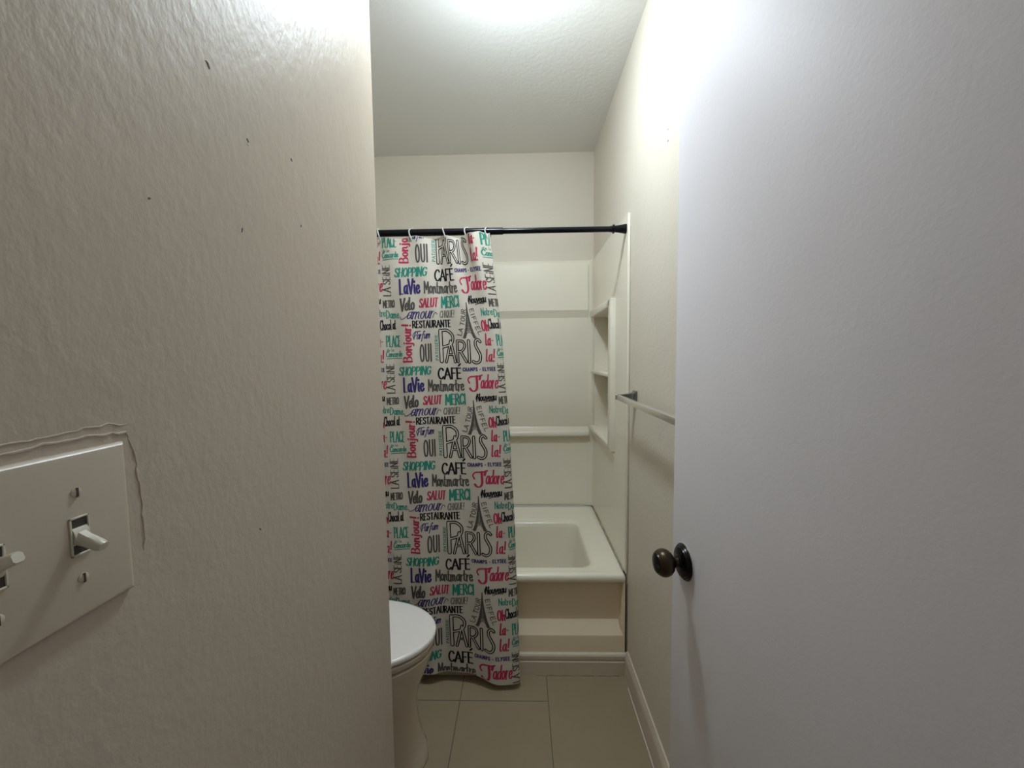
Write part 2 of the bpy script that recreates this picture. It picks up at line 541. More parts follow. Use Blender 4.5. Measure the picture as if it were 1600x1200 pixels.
# apron: flat panel under the lip, with a sloping step near the floor and a raised end stile
bm = bmesh.new()
yp = YT + 0.036
prof = [(YT + 0.07, RIM - 0.024), (YT + 0.004, RIM - 0.024), (YT + 0.008, RIM - 0.030), (yp, RIM - 0.038)]
prof += [(yp, 0.222), (yp - 0.001, 0.205), (yp - 0.005, 0.199), (YT + 0.008, 0.165), (YT + 0.003, 0.158), (YT + 0.0015, 0.150), (YT + 0.004, 0.0), (YT + 0.07, 0.0)]
extrude_profile(bm, prof, tx0, tx1 - 0.002, 'X')
apron = part('apron', bm, M['apron'], tub, angle=20)
bm = bmesh.new()
loops = []
for z, w in ((0.0, 0.012), (0.15, 0.012), (0.17, 0.013), (0.195, 0.017), (0.215, 0.015), (0.24, 0.010), (RIM - 0.03, 0.009)):
    loops.append([(tx1 - 0.002 - w, YT + 0.045, z), (tx1 - 0.002 - w, YT + 0.016, z), (tx1 - 0.002 - w * 0.4, YT + 0.003, z), (tx1 - 0.001, YT + 0.001, z), (tx1 - 0.001, YT + 0.03, z)])
loft(bm, loops)
part('end_stile', bm, M['apron'], tub, angle=50)
# dark stained joint between the rim and the surround
bm = bmesh.new()
tube(bm, [(-0.20 + 0.03 * i, ty1 - 0.001, RIM + 0.003) for i in range(20)] + [(tx1 - 0.004, ty1 - 0.003, RIM + 0.003)], 0.0044, 8)
part('back_bead', bm, M['caulk_light'], tub)
bm = bmesh.new()
tube(bm, [(tx1 - 0.0005, ty1 - 0.004 - 0.05 * i, RIM + 0.0035) for i in range(15)], [0.0036] * 15, 8)
part('end_bead', bm, M['caulk_joint'], tub)
bm = bmesh.new()
tube(bm, [(tx1 - 0.05, ty1 - 0.0055, RIM + 0.002), (tx1 - 0.02, ty1 - 0.0065, RIM + 0.002), (tx1 - 0.006, ty1 - 0.010, RIM + 0.002), (tx1 - 0.004, ty1 - 0.03, RIM + 0.002)], [0.0008, 0.0022, 0.003, 0.001], 8)
part('corner_stain', bm, M['caulk'], tub)

# ------------------------------------------------------------------ moulded surround
sur = thing('tub_surround', 'cream moulded surround panels above the bathtub', 'tub surround', (-0.35, 2.24, RIM))
bm = bmesh.new()
b = YB - 0.0005
prof = [(b, RIM + 0.008), (2.246, RIM + 0.008), (2.245, 0.84), (2.243, 1.474), (2.2265, 1.510), (2.2245, 1.514), (2.226, 1.760), (2.230, 1.770), (2.250, 1.785), (2.256, 1.789), (b, 1.789)]
extrude_profile(bm, prof, XF + 0.001, 0.372, 'X')
part('back_panel', bm, M['surround'], sur, angle=12)
bm = bmesh.new()
prof = [(2.246, 0.812), (2.213, 0.814), (2.209, 0.818), (2.2075, 0.824), (2.2100, 0.836), (2.2135, 0.842), (2.220, 0.846), (2.232, 0.850), (2.2445, 0.864), (2.246, 0.868)]
extrude_profile(bm, prof, XF + 0.001, 0.374, 'X')
part('soap_ledge', bm, M['surround'], sur, angle=50)
# cove in the corner
bm = bmesh.new()
cov = [(0.4005, b), (0.4005, 2.205)] + [(0.372 + 0.028 * math.cos(a), 2.205 + 0.038 * math.sin(a)) for a in [i * PI / 2 / 8 for i in range(1, 9)]] + [(0.372, b)]
extrude_profile(bm, cov, RIM + 0.008, 1.787, 'Z')
part('corner_cove', bm, M['surround'], sur, angle=60)
# end panel around the niche opening
bm = bmesh.new()
ye = 1.522
for (ya, za), (yb_, zb) in (((ye, RIM + 0.008), (1.757, 1.787)), ((1.757, RIM + 0.008), (b, 0.872)), ((1.757, 1.473), (b, 1.787))):
    box(bm, (XS, ya, za), (XR - 0.0003, yb_, zb))
part('end_panel', bm, M['surround'], sur, smooth=False)
bm = bmesh.new()
box(bm, (XS - 0.0025, 1.508, RIM + 0.008), (XR - 0.0003, 1.528, 1.779), 0.0028, 2)
part('edge_strip', bm, M['surround'], sur)
for nm, z0, n, who, mm in (('edge_caulk', RIM + 0.010, 34, sur, 'caulk_edge'), ('corner_caulk', 0.095, 8, tub, 'caulk')):
    bm = bmesh.new()
    tube(bm, [(XR - 0.0004, 1.5078, z0 + 0.04 * i) for i in range(n)], [0.0007 + 0.0005 * random.random() for _ in range(n)], 6)
    part(nm, bm, M[mm], who)

# niche with two cells: a raised rounded frame and a recess into the wall
bm = bmesh.new()
nx = 0.378
box(bm, (nx, 1.707, 0.845), (XS + 0.012, 1.757, 1.505), 0.006, 3)
box(bm, (nx, 1.735, 1.470), (XS + 0.012, 2.212, 1.505), 0.005, 3)
# bottom rail with a tapering underside
lo = []
for y in (1.712, 1.74, 2.212):
    t = 0.0 if y > 1.73 else 0.004
    lo.append([(nx + 0.004 + t, y, 0.878), (nx + t, y, 0.872), (nx + t, y, 0.860), (nx + 0.008 + t, y, 0.842), (XS + 0.001, y, 0.815), (XS + 0.012, y, 0.815), (XS + 0.012, y, 0.878)])
loft(bm, lo)
box(bm, (nx + 0.004, 1.75, 1.166), (0.482, 2.2065, 1.184), 0.005, 3)
fr = part('shelf_niche', bm, M['surround'], sur, angle=50)
bm = bmesh.new()
box(bm, (0.482, 1.752, 0.868), (0.488, 2.2585, 1.476))          # back of the recess
box(bm, (XR, 1.750, 0.868), (0.488, 1.757, 1.476))              # near cheek
box(bm, (XS + 0.001, 2.206, 0.868), (0.488, 2.2585, 1.476))     # far cheek
box(bm, (XR, 1.752, 0.866), (0.488, 2.2585, 0.874))
box(bm, (XR, 1.752, 1.471), (0.488, 2.2585, 1.478))
part('niche_recess', bm, M['surround'], sur, smooth=False)

# ------------------------------------------------------------------ curtain rod
RY, RZ = 1.548, 1.737
rod = thing('curtain_rod', 'black shower curtain rod across the tub opening', 'curtain rod', (0.0, RY, RZ))
bm = bmesh.new(); lathe(bm, [(0.0001, -0.09), (0.0105, -0.09), (0.0105, 0.37), (0.0001, 0.37)], 24, 'X', (0, RY, RZ))
part('inner_tube', bm, M['rod'], rod)
bm = bmesh.new(); lathe(bm, [(0.0001, XF), (0.0130, XF), (0.0130, -0.066), (0.0125, -0.064), (0.0108, -0.064), (0.0001, -0.064)], 24, 'X', (0, RY, RZ))
part('outer_tube', bm, M['rod'], rod)
bm = bmesh.new(); lathe(bm, [(0.0001, 0.340), (0.0112, 0.340), (0.0118, 0.348), (0.0162, 0.350), (0.0168, 0.3525), (0.0162, 0.355), (0.0122, 0.3575), (0.0128, 0.366),
                             (0.0150, 0.380), (0.0172, 0.392), (0.0178, 0.3995), (0.0001, 0.3995)], 28, 'X', (0, RY, RZ))
part('flange', bm, M['rod'], rod)

# ------------------------------------------------------------------ printed shower curtain
# cloth coordinates: u across, v down, in print units (one repeat of the print is PU x PV)
PU, PV = 1060.0, 888.0
# v of the foot of each PARIS row against its height
ROW_Z = [(1170.0 - 888, 1.994), (1170.0, 1.616), (2058.0, 1.240), (2946.0, 0.876), (3834.0, 0.504), (4722.0, 0.144), (5610.0, -0.222)]
def lerp_tab(tab, x):
    if x <= tab[0][0]: return tab[0][1]
    for (a, fa), (c, fc) in zip(tab, tab[1:]):
        if x <= c:
            return fa + (fc - fa) * (x - a) / (c - a)
    return tab[-1][1]
# as height: lateral place of three threads of the cloth (hung at 1.5 m from the doorway)
XL_T = [(-0.02, -0.520), (0.19, -0.516), (0.56, -0.511), (0.94, -0.514), (1.31, -0.517), (1.73, -0.522)]
XP_T = [(-0.02, -0.287), (0.19, -0.290), (0.56, -0.290), (0.94, -0.298), (1.31, -0.304), (1.73, -0.311)]
XQ_T = [(-0.02, -0.052), (0.19, -0.058), (0.56, -0.068), (0.94, -0.083), (1.31, -0.101), (1.52, -0.131), (1.65, -0.157), (1.73, -0.168)]
XE_T = [(-0.02, -0.014), (0.19, -0.020), (0.56, -0.030), (0.94, -0.045), (1.31, -0.070), (1.60, -0.098), (1.73, -0.112)]
YC_T = [(0.0, 1.450), (0.2, 1.463), (0.45, 1.482), (0.8, 1.500), (1.3, 1.524), (1.73, 1.540)]
U_TURN, U_END = 1175.0, 1330.0
def curtain(u, z):
    """one point of the cloth"""
    yb = lerp_tab(YC_T, z)
    xl, xp, xq, xe = (lerp_tab(t, z) for t in (XL_T, XP_T, XQ_T, XE_T))
    low = max(0.0, min(1.0, (0.55 - z) / 0.55))
    topf = max(0.0, min(1.0, (z - 1.45) / 0.27))
    k = yb / 1.5
    if u <= 680:
        x = xl + (xp - xl) * (u - 120) / 560.0
    elif u <= U_TURN:
        x = xp + (xq - xp) * (u - 680) / (U_TURN - 680)
    else:
        x = xq
    dy = 0.0
    # hanging waves
    dy += 0.006 * math.sin(u * 0.0105 + 0.6) * (0.5 + 0.5 * topf) + 0.003 * math.sin(u * 0.023 + z * 2.0)
    # gathers between the rings at the head
    dy += 0.010 * topf * math.sin(u * 0.0205 + 0.5)
    # the free edge swings out towards the room near the hem
    e = max(0.0, min(1.0, (u - 760) / 420.0))
    dy -= 0.026 * low * e * e * (3 - 2 * e)
    dy += 0.012 * low * max(0.0, 1 - ((u - 700) / 200.0) ** 2)
    dy -= 0.010 * max(0.0, 1 - ((u - 1100) / 130.0) ** 2) * (0.4 + 0.6 * topf)
    if u > U_TURN:
        t = (u - U_TURN) / (U_END - U_TURN)
        a = t * PI * 0.60
        w = xe - xq
        x = xq + w * math.sin(min(a, PI * 0.60)) / math.sin(PI / 2)
        dy += 0.019 * (1 - math.cos(a)) * (1 - 0.5 * topf)
    if u > 1080:
        dy -= 0.028 * topf * min(1.0, (u - 1080) / 85.0)
    if u < 100:                                     # the part behind the partition hangs in wider folds
        dy += 0.012 * math.sin((u - 100) * 0.012) * min(1.0, (100 - u) / 200.0)
    return Vector((x * k, yb + dy, z))
def hem_drop(u):
    e = max(0.0, min(1.0, (u - 820) / 300.0))
    return 0.044 - 0.020 * e * e * (3 - 2 * e)
def head(u):
    return 1.7215 - 0.008 * (0.5 + 0.5 * math.sin(u * 0.0195 + 2.0)) + 0.012 * max(0.0, min(1.0, (u - 1165) / 40.0))
def cloth_point(u, z, off):
    p = curtain(u, z)
    du = curtain(u + 3, z) - curtain(u - 3, z)
    dz = curtain(u, z + 0.004) - curtain(u, z - 0.004)
    n = du.cross(dz)
    if n.length > 1e-9:
        n.normalize()
    if off:
        p = p + n * off
    return p
cb = bmesh.new()
us = [-1000 + 20 * i for i in range(109)] + [1175 + 155 * i / 14 for i in range(1, 15)]
NV = 90
def cloth_z(u, t): return hem_drop(u) + (head(u) - hem_drop(u)) * t
fronts, backs = [], []
for u in us:
    fronts.append([cb.verts.new(cloth_point(u, cloth_z(u, j / NV), 0.0)) for j in range(NV + 1)])
    backs.append([cb.verts.new(cloth_point(u, cloth_z(u, j / NV), -0.0007)) for j in range(NV + 1)])
for grid, flip in ((fronts, False), (backs, True)):
    for i in range(len(us) - 1):
        for j in range(NV):
            q = (grid[i][j], grid[i + 1][j], grid[i + 1][j + 1], grid[i][j + 1])
            cb.faces.new(q[::-1] if flip else q)
for i in range(len(us) - 1):
    cb.faces.new((backs[i][0], backs[i + 1][0], fronts[i + 1][0], fronts[i][0]))
    cb.faces.new((fronts[i][NV], fronts[i + 1][NV], backs[i + 1][NV], backs[i][NV]))
for j in range(NV):
    cb.faces.new((fronts[0][j], fronts[0][j + 1], backs[0][j + 1], backs[0][j]))
    cb.faces.new((fronts[-1][j + 1], fronts[-1][j], backs[-1][j], backs[-1][j + 1]))

# --- hand lettering: every glyph is a set of brush strokes in a box of height 1 (y up), (width, strokes)
G = {
 'A': (.70, [[(0,0),(.18,.5),(.36,1)], [(.36,1),(.52,.5),(.68,0)], [(.13,.36),(.58,.36)]]),
 'B': (.62, [[(.06,0),(.06,1)], [(.06,1),(.38,.98),(.50,.78),(.38,.56),(.08,.53)], [(.08,.53),(.44,.50),(.58,.27),(.42,.03),(.06,0)]]),
 'C': (.62, [[(.60,.82),(.48,.98),(.26,.96),(.07,.68),(.05,.34),(.22,.04),(.44,.02),(.60,.18)]]),
 'D': (.66, [[(.06,0),(.06,1)], [(.06,1),(.36,.94),(.60,.64),(.58,.34),(.36,.06),(.06,0)]]),
 'E': (.54, [[(.06,0),(.06,1)], [(.06,1),(.50,1)], [(.06,.53),(.42,.53)], [(.06,0),(.52,0)]]),
 'F': (.52, [[(.06,0),(.06,1)], [(.06,1),(.52,1)], [(.06,.52),(.42,.52)]]),
 'G': (.66, [[(.60,.84),(.46,.98),(.24,.95),(.06,.66),(.06,.32),(.22,.04),(.44,.03),(.60,.20),(.60,.44)], [(.36,.44),(.62,.44)]]),
 'H': (.62, [[(.06,0),(.06,1)], [(.56,0),(.56,1)], [(.06,.5),(.56,.5)]]),
 'I': (.20, [[(.10,0),(.10,1)]]),
 'J': (.50, [[(.44,1),(.44,.30),(.34,.04),(.16,.02),(.04,.18)]]),
 'L': (.52, [[(.08,1),(.08,0)], [(.08,0),(.52,0)]]),
 'M': (.80, [[(.05,0),(.10,1)], [(.10,1),(.40,.30)], [(.40,.30),(.68,1)], [(.68,1),(.75,0)]]),
 'N': (.66, [[(.06,0),(.06,1)], [(.06,1),(.58,0)], [(.58,0),(.58,1)]]),
 'O': (.66, [[(.33,1),(.12,.84),(.05,.5),(.13,.14),(.33,0),(.53,.14),(.61,.5),(.54,.84),(.33,1)]]),
 'P': (.56, [[(.07,0),(.07,1)], [(.07,1),(.36,.98),(.54,.76),(.42,.50),(.08,.43)]]),
 'Q': (.70, [[(.33,1),(.12,.84),(.05,.5),(.13,.14),(.33,0),(.53,.14),(.61,.5),(.54,.84),(.33,1)], [(.40,.24),(.68,-.06)]]),
 'R': (.62, [[(.07,0),(.07,1)], [(.07,1),(.38,.98),(.52,.76),(.40,.53),(.08,.47)], [(.26,.48),(.60,0)]]),
 'S': (.54, [[(.50,.84),(.38,.99),(.16,.95),(.07,.76),(.20,.57),(.40,.44),(.50,.24),(.38,.03),(.16,.02),(.03,.18)]]),
 'T': (.58, [[(.0,1),(.58,1)], [(.29,1),(.29,0)]]),
 'U': (.62, [[(.06,1),(.06,.30),(.16,.05),(.32,.0),(.48,.06),(.56,.30),(.56,1)]]),
 'V': (.62, [[(0,1),(.30,0)], [(.30,0),(.62,1)]]),
 'Y': (.60, [[(0,1),(.30,.48)], [(.60,1),(.30,.48),(.24,0)]]),
 'a': (.52, [[(.44,.48),(.28,.58),(.10,.44),(.06,.20),(.18,.02),(.36,.14),(.44,.44)], [(.44,.58),(.44,.14),(.52,.02)]]),
 'b': (.50, [[(.06,1),(.06,0)], [(.06,.3),(.26,.56),(.44,.42),(.42,.12),(.24,0),(.06,.12)]]),
 'c': (.44, [[(.42,.46),(.28,.58),(.10,.46),(.06,.22),(.18,.02),(.34,.03),(.44,.14)]]),
 'd': (.52, [[(.44,.48),(.28,.58),(.10,.44),(.06,.20),(.18,.02),(.36,.12),(.44,.36)], [(.46,1),(.44,.14),(.52,.02)]]),
 'e': (.46, [[(.08,.28),(.36,.34),(.40,.50),(.26,.60),(.09,.44),(.07,.18),(.20,.01),(.38,.06),(.46,.18)]]),
 'f': (.42, [[(.44,.90),(.34,1.02),(.22,.86),(.18,.4),(.12,-.28),(.02,-.34)], [(.04,.54),(.36,.56)]]),
 'h': (.52, [[(.08,1),(.07,0)], [(.07,.30),(.26,.58),(.40,.50),(.42,.12),(.50,.02)]]),
 'i': (.22, [[(.10,.58),(.10,.10),(.18,.01)], [(.11,.80),(.12,.84)]]),
 'j': (.26, [[(.16,.58),(.14,-.14),(.04,-.30),(-.08,-.24)], [(.17,.80),(.18,.84)]]),
 'l': (.26, [[(.10,1),(.08,.16),(.14,.01),(.24,.06)]]),
 'm': (.78, [[(.06,.58),(.06,0)], [(.06,.32),(.22,.58),(.34,.48),(.34,0)], [(.34,.32),(.50,.58),(.62,.48),(.63,.12),(.74,.02)]]),
 'n': (.52, [[(.06,.58),(.06,0)], [(.06,.30),(.26,.58),(.39,.48),(.40,.12),(.50,.02)]]),
 'o': (.48, [[(.24,.58),(.09,.46),(.06,.22),(.20,.0),(.36,.08),(.42,.32),(.36,.52),(.24,.58)]]),
 'r': (.38, [[(.06,.58),(.07,0)], [(.07,.30),(.20,.54),(.38,.56)]]),
 't': (.36, [[(.14,.92),(.12,.14),(.20,.0),(.34,.06)], [(.0,.60),(.34,.62)]]),
 'u': (.54, [[(.06,.58),(.07,.18),(.20,.0),(.36,.16),(.44,.56)], [(.45,.58),(.45,.12),(.54,.02)]]),
 'v': (.46, [[(.02,.58),(.20,0)], [(.20,0),(.44,.58)]]),
 "'": (.14, [[(.10,1.02),(.05,.80)]]),
 '!': (.22, [[(.13,1),(.10,.32)], [(.09,.06),(.10,.03)]]),
 '-': (.36, [[(.06,.40),(.30,.42)]]),
 ' ': (.26, []),
 '/': (.0, [[(-.36,1.22),(-.16,1.40)]]),       # acute accent over the letter before, capitals
 '`': (.0, [[(-.26,.72),(-.12,.90)]]),         # acute accent, small letters
}
def smooth_path(pts, step):
    if len(pts) == 2:
        a, c = Vector(pts[0]), Vector(pts[1])
        n = max(2, int((c - a).length / step) + 1)
        return [a + (c - a) * i / n for i in range(n + 1)]
    P = [Vector(p) for p in pts]
    closed = (P[0] - P[-1]).length < 1e-6
    out = []
    n = len(P)
    for i in range(n - 1):
        p1, p2 = P[i], P[i + 1]
        p0 = P[i - 1] if i > 0 else (P[-2] if closed else p1 * 2 - p2)
        p3 = P[i + 2] if i + 2 < n else (P[1] if closed else p2 * 2 - p1)
        k = max(2, int((p2 - p1).length / step) + 1)
        for j in range(k):
            t = j / k
            out.append(0.5 * ((2 * p1) + (p2 - p0) * t + (2 * p0 - 5 * p1 + 4 * p2 - p3) * t * t + (3 * p1 - p0 - 3 * p2 + p3) * t ** 3))
    out.append(P[-1])
    return out

MATS = ['cloth', 'teal', 'red', 'navy', 'grey', 'black']
def print_vert(u, v, off):
    z = lerp_tab(ROW_Z, v)
    return cb.verts.new(cloth_point(u, z, off))
def inside(u, v):
    z = lerp_tab(ROW_Z, v)
    return -980 < u < U_END - 4 and hem_drop(u) + 0.002 < z < head(u) - 0.001
def ribbon(path, half, ink, off):
    """path in print units, half widths per point"""
    n = len(path)
    L, R = [], []
    for i, p in enumerate(path):
        t = path[min(i + 1, n - 1)] - path[max(i - 1, 0)]
        if t.length < 1e-6: t = Vector((1, 0))
        t.normalize()
        nn = Vector((-t.y, t.x))
        h = half[i]
        L.append(p + nn * h); R.append(p - nn * h)
    mi = MATS.index(ink)
    def face(ps):
        if all(inside(p.x, p.y) for p in ps):
            f = cb.faces.new([print_vert(p.x, p.y, off) for p in ps])
            f.material_index = mi
    m = max(1, math.ceil(max(half) / 4.0))
    for i in range(n - 1):
        for c in range(m):
            f0, f1 = c / m, (c + 1) / m
            face([L[i].lerp(R[i], f0), L[i].lerp(R[i], f1), L[i + 1].lerp(R[i + 1], f1), L[i + 1].lerp(R[i + 1], f0)])
    for i, s in ((0, -1), (n - 1, 1)):               # round ends
        j = 1 if i == 0 else n - 2
        t = (path[i] - path[j])
        if t.length < 1e-6: continue
        t.normalize(); nn = Vector((-t.y, t.x)); h = half[i]
        arc = [path[i] + nn * (h * math.cos(a)) + t * (h * math.sin(a)) for a in [k * PI / 5 for k in range(6)]]
        face(arc)

def layout(text, track):
    x = 0.0; strokes = []
    for ch in text:
        w, st = G[ch]
        for s in st:
            strokes.append([(x + a, y) for a, y in s])
        x += w + (track if w else 0)
    return strokes, x - track
def word(text, box_, ink, weight=0.11, contrast=0.35, slant=0.0, rot=0, rise=0.0, track=0.10, strokes=None, width=None,
         off=0.0006, curve=0.0, hollow=None, cap=1.0, bounce=0.0):
    """letters fitted into box_ = (u0, v0, u1, v1) where v0 is the cap line and v1 the base line (v down).
    rot 1: reads upwards, rot -1: reads downwards"""
    u0, v0, u1, v1 = box_
    if strokes is None:
        strokes, width = layout(text, track)
    if rot == 0:
        W, H = u1 - u0, v1 - v0
    else:
        W, H = v1 - v0, u1 - u0
    sx, sy = W / width, H / cap
    def place(x, y):
        a = x * sx + slant * y * sy
        yy = y * sy + rise * (x / width) * H + curve * H * (1 - (2 * x / width - 1) ** 2)
        if bounce:
            yy += bounce * H * math.sin(x * 7.3)
        if rot == 0: return Vector((u0 + a, v1 - yy))
        if rot == 1: return Vector((u1 - yy, v1 - a))
        return Vector((u0 + yy, v0 + a))
    unit = sy * cap
    for s in strokes:
        path = [place(p.x, p.y) for p in smooth_path(s, 0.09)]
        if len(path) < 2: continue
        base = weight * unit * 0.5
        half = []
        for i in range(len(path)):
            t = path[min(i + 1, len(path) - 1)] - path[max(i - 1, 0)]
            if t.length < 1e-6: t = Vector((0, 1))
            t.normalize()
            vert = abs(t.y) if rot == 0 else abs(t.x)
            half.append(base * (1 - contrast + contrast * 1.5 * vert))
        ribbon(path, half, ink, off)
        if hollow:
            hp = path
            ribbon(hp, [max(0.5, h - hollow) for h in half], 'cloth', off + 0.0005)

def line(pts, w, ink, off=0.0006):
    path = smooth_path(pts, 12)
    ribbon(path, [w * 0.5] * len(path), ink, off)

def eiffel(ox, oy):
    """lattice tower print: u 890..1030, v 630..945"""
    cx = 960 + ox
    prof = [(632, 1.5), (700, 4), (745, 8), (800, 16), (850, 26), (890, 36), (940, 58)]
    def hw(v):
        return lerp_tab(prof, v)
    mi = MATS.index('grey')
    # outer legs
    for s in (-1, 1):
        path = [Vector((cx + s * (hw(v) * 0.80), v + oy)) for v in range(632, 941, 14)]
        ribbon(path, [3.0 + 10.0 * max(0, (v - 650) / 290.0) for v in range(632, 941, 14)], 'grey', 0.0006)
    # decks and lattice
    for v, w in ((748, 12), (812, 22), (822, 24), (872, 36), (884, 38)):
        line([(cx - w, v + oy), (cx + w, v + oy)], 6, 'grey')
    vs = list(range(660, 872, 13))
    for a, c in zip(vs, vs[1:]):
        w0, w1 = hw(a) * 0.8, hw(c) * 0.8
        line([(cx - w0, a + oy), (cx + w1, c + oy)], 5.0, 'grey')
        line([(cx + w0, a + oy), (cx - w1, c + oy)], 5.0, 'grey')
    line([(cx - 34, 938 + oy), (cx - 22, 908 + oy), (cx, 895 + oy), (cx + 22, 908 + oy), (cx + 34, 938 + oy)], 6, 'grey')
    for s in (-1, 1):
        line([(cx + s * 66, 942 + oy), (cx + s * 34, 942 + oy)], 6, 'grey')

SWASH_AMOUR = [[(-.30,.16),(-.18,.02),(0,.14),(.14,.34)]]
def repeat(ox, oy):
    def B(a, b_, c, d): return (a + ox, b_ + oy, c + ox, d + oy)
    word('SHOPPING', B(258, 318, 572, 392), 'teal', .17, .45, slant=.16, rise=.10, track=.09)
    word('CAFE/', B(650, 330, 862, 428), 'black', .15, .3, track=.09)
    word('CHAMPS - ELYSEE', B(880, 328, 1175, 358), 'navy', .25, .1, track=.28, rise=.10)
    word('LaVie', B(302, 420, 500, 548), 'navy', .125, .55, track=.10, rise=.06)
    word('Montmartre', B(545, 438, 880, 540), 'grey', .12, .35, track=.07, bounce=.03)
    word("J'", B(930, 408, 1040, 545), 'red', .13, .45, track=.05)
    line([(935 + ox, 470 + oy), (922 + ox, 440 + oy), (945 + ox, 412 + oy), (1010 + ox, 408 + oy), (1050 + ox, 398 + oy)], 13, 'red')
    word('adore', B(1030, 395, 1186, 520), 'red', .085, .5, slant=.10, track=.06)
    word('Velo', B(302, 592, 440, 700), 'grey', .14, .45, slant=.06, rise=.14, track=.06)
    line([(372 + ox, 632 + oy), (386 + ox, 606 + oy)], 9, 'grey')
    word('SALUT', B(488, 592, 668, 668), 'red', .16, .4, slant=.12, rise=.12, track=.13)
    word('MERCI', B(708, 578, 890, 672), 'teal', .14, .35, track=.10, rise=.10, bounce=.03)
    word('Nouveau', B(988, 572, 1165, 640), 'black', .13, .4, slant=.10, rise=.14, track=.08)
    line([(984 + ox, 622 + oy), (990 + ox, 590 + oy), (1010 + ox, 578 + oy)], 8, 'black')
    line([(1052 + ox, 652 + oy), (1090 + ox, 640 + oy), (1140 + ox, 640 + oy)], 6, 'black')
    word('METRO', B(1188, 604, 1304, 666), 'grey', .15, .3, track=.10, rise=.10)
    word('Notre', B(1098, 684, 1206, 748), 'teal', .11, .3, rise=.08, track=.05)
    word('Dame', B(1214, 692, 1345, 760), 'teal', .12, .35, track=.06)
    word('amour', B(360, 664, 620, 772), 'navy', .085, .6, slant=.30, rise=.08, track=.02)
    line([(297 + ox, 752 + oy), (306 + ox, 772 + oy), (340 + ox, 764 + oy), (372 + ox, 742 + oy), (400 + ox, 736 + oy)], 6, 'navy')
    line([(618 + ox, 760 + oy), (636 + ox, 720 + oy), (654 + ox, 716 + oy), (662 + ox, 730 + oy)], 6, 'navy')
    word('CHIQUE!', B(686, 700, 828, 762), 'grey', .095, .3, slant=.10, rise=.08, track=.14)
    word('RESTAURANTE', B(416, 790, 788, 850), 'black', .18, .35, rise=.12, track=.13)
    word('Oh', B(1085, 792, 1148, 884), 'red', .12, .5, track=.10)
    word('ChocoLat', B(1152, 780, 1306, 868), 'black', .085, .4, rise=.10, track=.12)
    word('Bonjour!', B(312, 818, 398, 1158), 'red', .155, .45, rot=1, track=.10)
    eiffel(ox, oy)
    # words set along the two flanks of the tower
    st, w = layout('LA TOUR', .16)
    def flank(strokes, width, p0, p1, h, ink, weight, bend, side):
        a, c = Vector(p0), Vector(p1)
        t = c - a; ln = t.length; t.normalize()
        nrm = Vector((t.y, -t.x)) * side
        for s in strokes:
            path = []
            for p in smooth_path(s, 0.09):
                f = p.x / width
                path.append(a + t * (ln * f) + nrm * (p.y * h + bend * (1 - (2 * f - 1) ** 2)) + Vector((ox, oy)))
            ribbon(path, [weight * h * .5] * len(path), ink, 0.0006)
    flank(st, w, (884, 928), (948, 694), 40, 'grey', .16, -9, 1)
    st, w = layout('EIFFEL', .22)
    flank(st, w, (986, 690), (1050, 922), 38, 'grey', .16, -8, 1)
    word('Parfum', B(420, 884, 580, 954), 'navy', .10, .5, slant=.28, rise=.16, track=.05)
    line([(422 + ox, 940 + oy), (416 + ox, 918 + oy), (440 + ox, 888 + oy), (490 + ox, 880 + oy)], 7, 'navy')
    word('OUI', B(478, 1004, 592, 1156), 'grey', .085, .4, track=.22, rise=.05)
    word('PATISSERIE', B(632, 914, 660, 1144), 'teal', .18, .1, rot=1, track=.20)
    # PARIS in hollow double outline
    hw_ = 8.5
    def hollow(strokes, b4, wt):
        u0, v0, u1, v1 = b4
        for s, w_ in zip(strokes, wt):
            path = [Vector((u0 + p.x * (u1 - u0) + ox, v1 - p.y * (v1 - v0) + oy)) for p in smooth_path(s, 0.06)]
            ribbon(path, [w_] * len(path), 'black', 0.0005)
        for s, w_ in zip(strokes, wt):
            path = [Vector((u0 + p.x * (u1 - u0) + ox, v1 - p.y * (v1 - v0) + oy)) for p in smooth_path(s, 0.06)]
            ribbon(path, [max(2.2, w_ - 9.5)] * len(path), 'cloth', 0.0010)
    hollow([[(.10, .0), (.08, .97)], [(.08, .97), (.55, .98), (.93, .80), (.80, .55), (.16, .44)]], (676, 870, 808, 1152), (20, 14.5))
    hollow([[(.06, .0), (.46, .97)], [(.46, .97), (.80, .0)], [(.22, .34), (.72, .34)]], (724, 966, 836, 1160), (13.5, 14.5, 12))
    hollow([[(.12, .0), (.12, .97)], [(.12, .97), (.62, .94), (.78, .74), (.56, .52), (.16, .46)], [(.40, .47), (.88, .0)]], (826, 966, 930, 1160), (13.5, 13, 14))
    hollow([[(.5, .0), (.5, .97)]], (928, 966, 962, 1164), (15,))
    hollow([[(.92, .90), (.70, 1.0), (.42, .92), (.40, .74), (.66, .52), (.86, .30), (.76, .08), (.42, .0), (.06, .06)]], (972, 962, 1058, 1172), (14,))
    word('la-', B(1098, 912, 1172, 1015), 'red', .105, .5, slant=.08, track=.12)
    word('la!', B(1092, 1052, 1172, 1160), 'red', .10, .5, slant=.08, track=.12)
    word('PLACE', B(1206, 920, 1348, 1016), 'teal', .105, .35, track=.12)
    word('de la', B(1206, 1034, 1276, 1058), 'teal', .16, .1, track=.12)
    word('Concorde', B(1200, 1062, 1362, 1110), 'teal', .16, .35, track=.05, rise=.12)
    line([(1206 + ox, 1126 + oy), (1280 + ox, 1122 + oy), (1358 + ox, 1120 + oy)], 6, 'teal')
    word('LA SEiNE', B(1196, 284, 1270, 562), 'grey', .115, .4, rot=1, track=.10)

for ku in (-2, -1, 0):
    for kv in range(-1, 6):
        repeat(ku * PU, kv * PV)

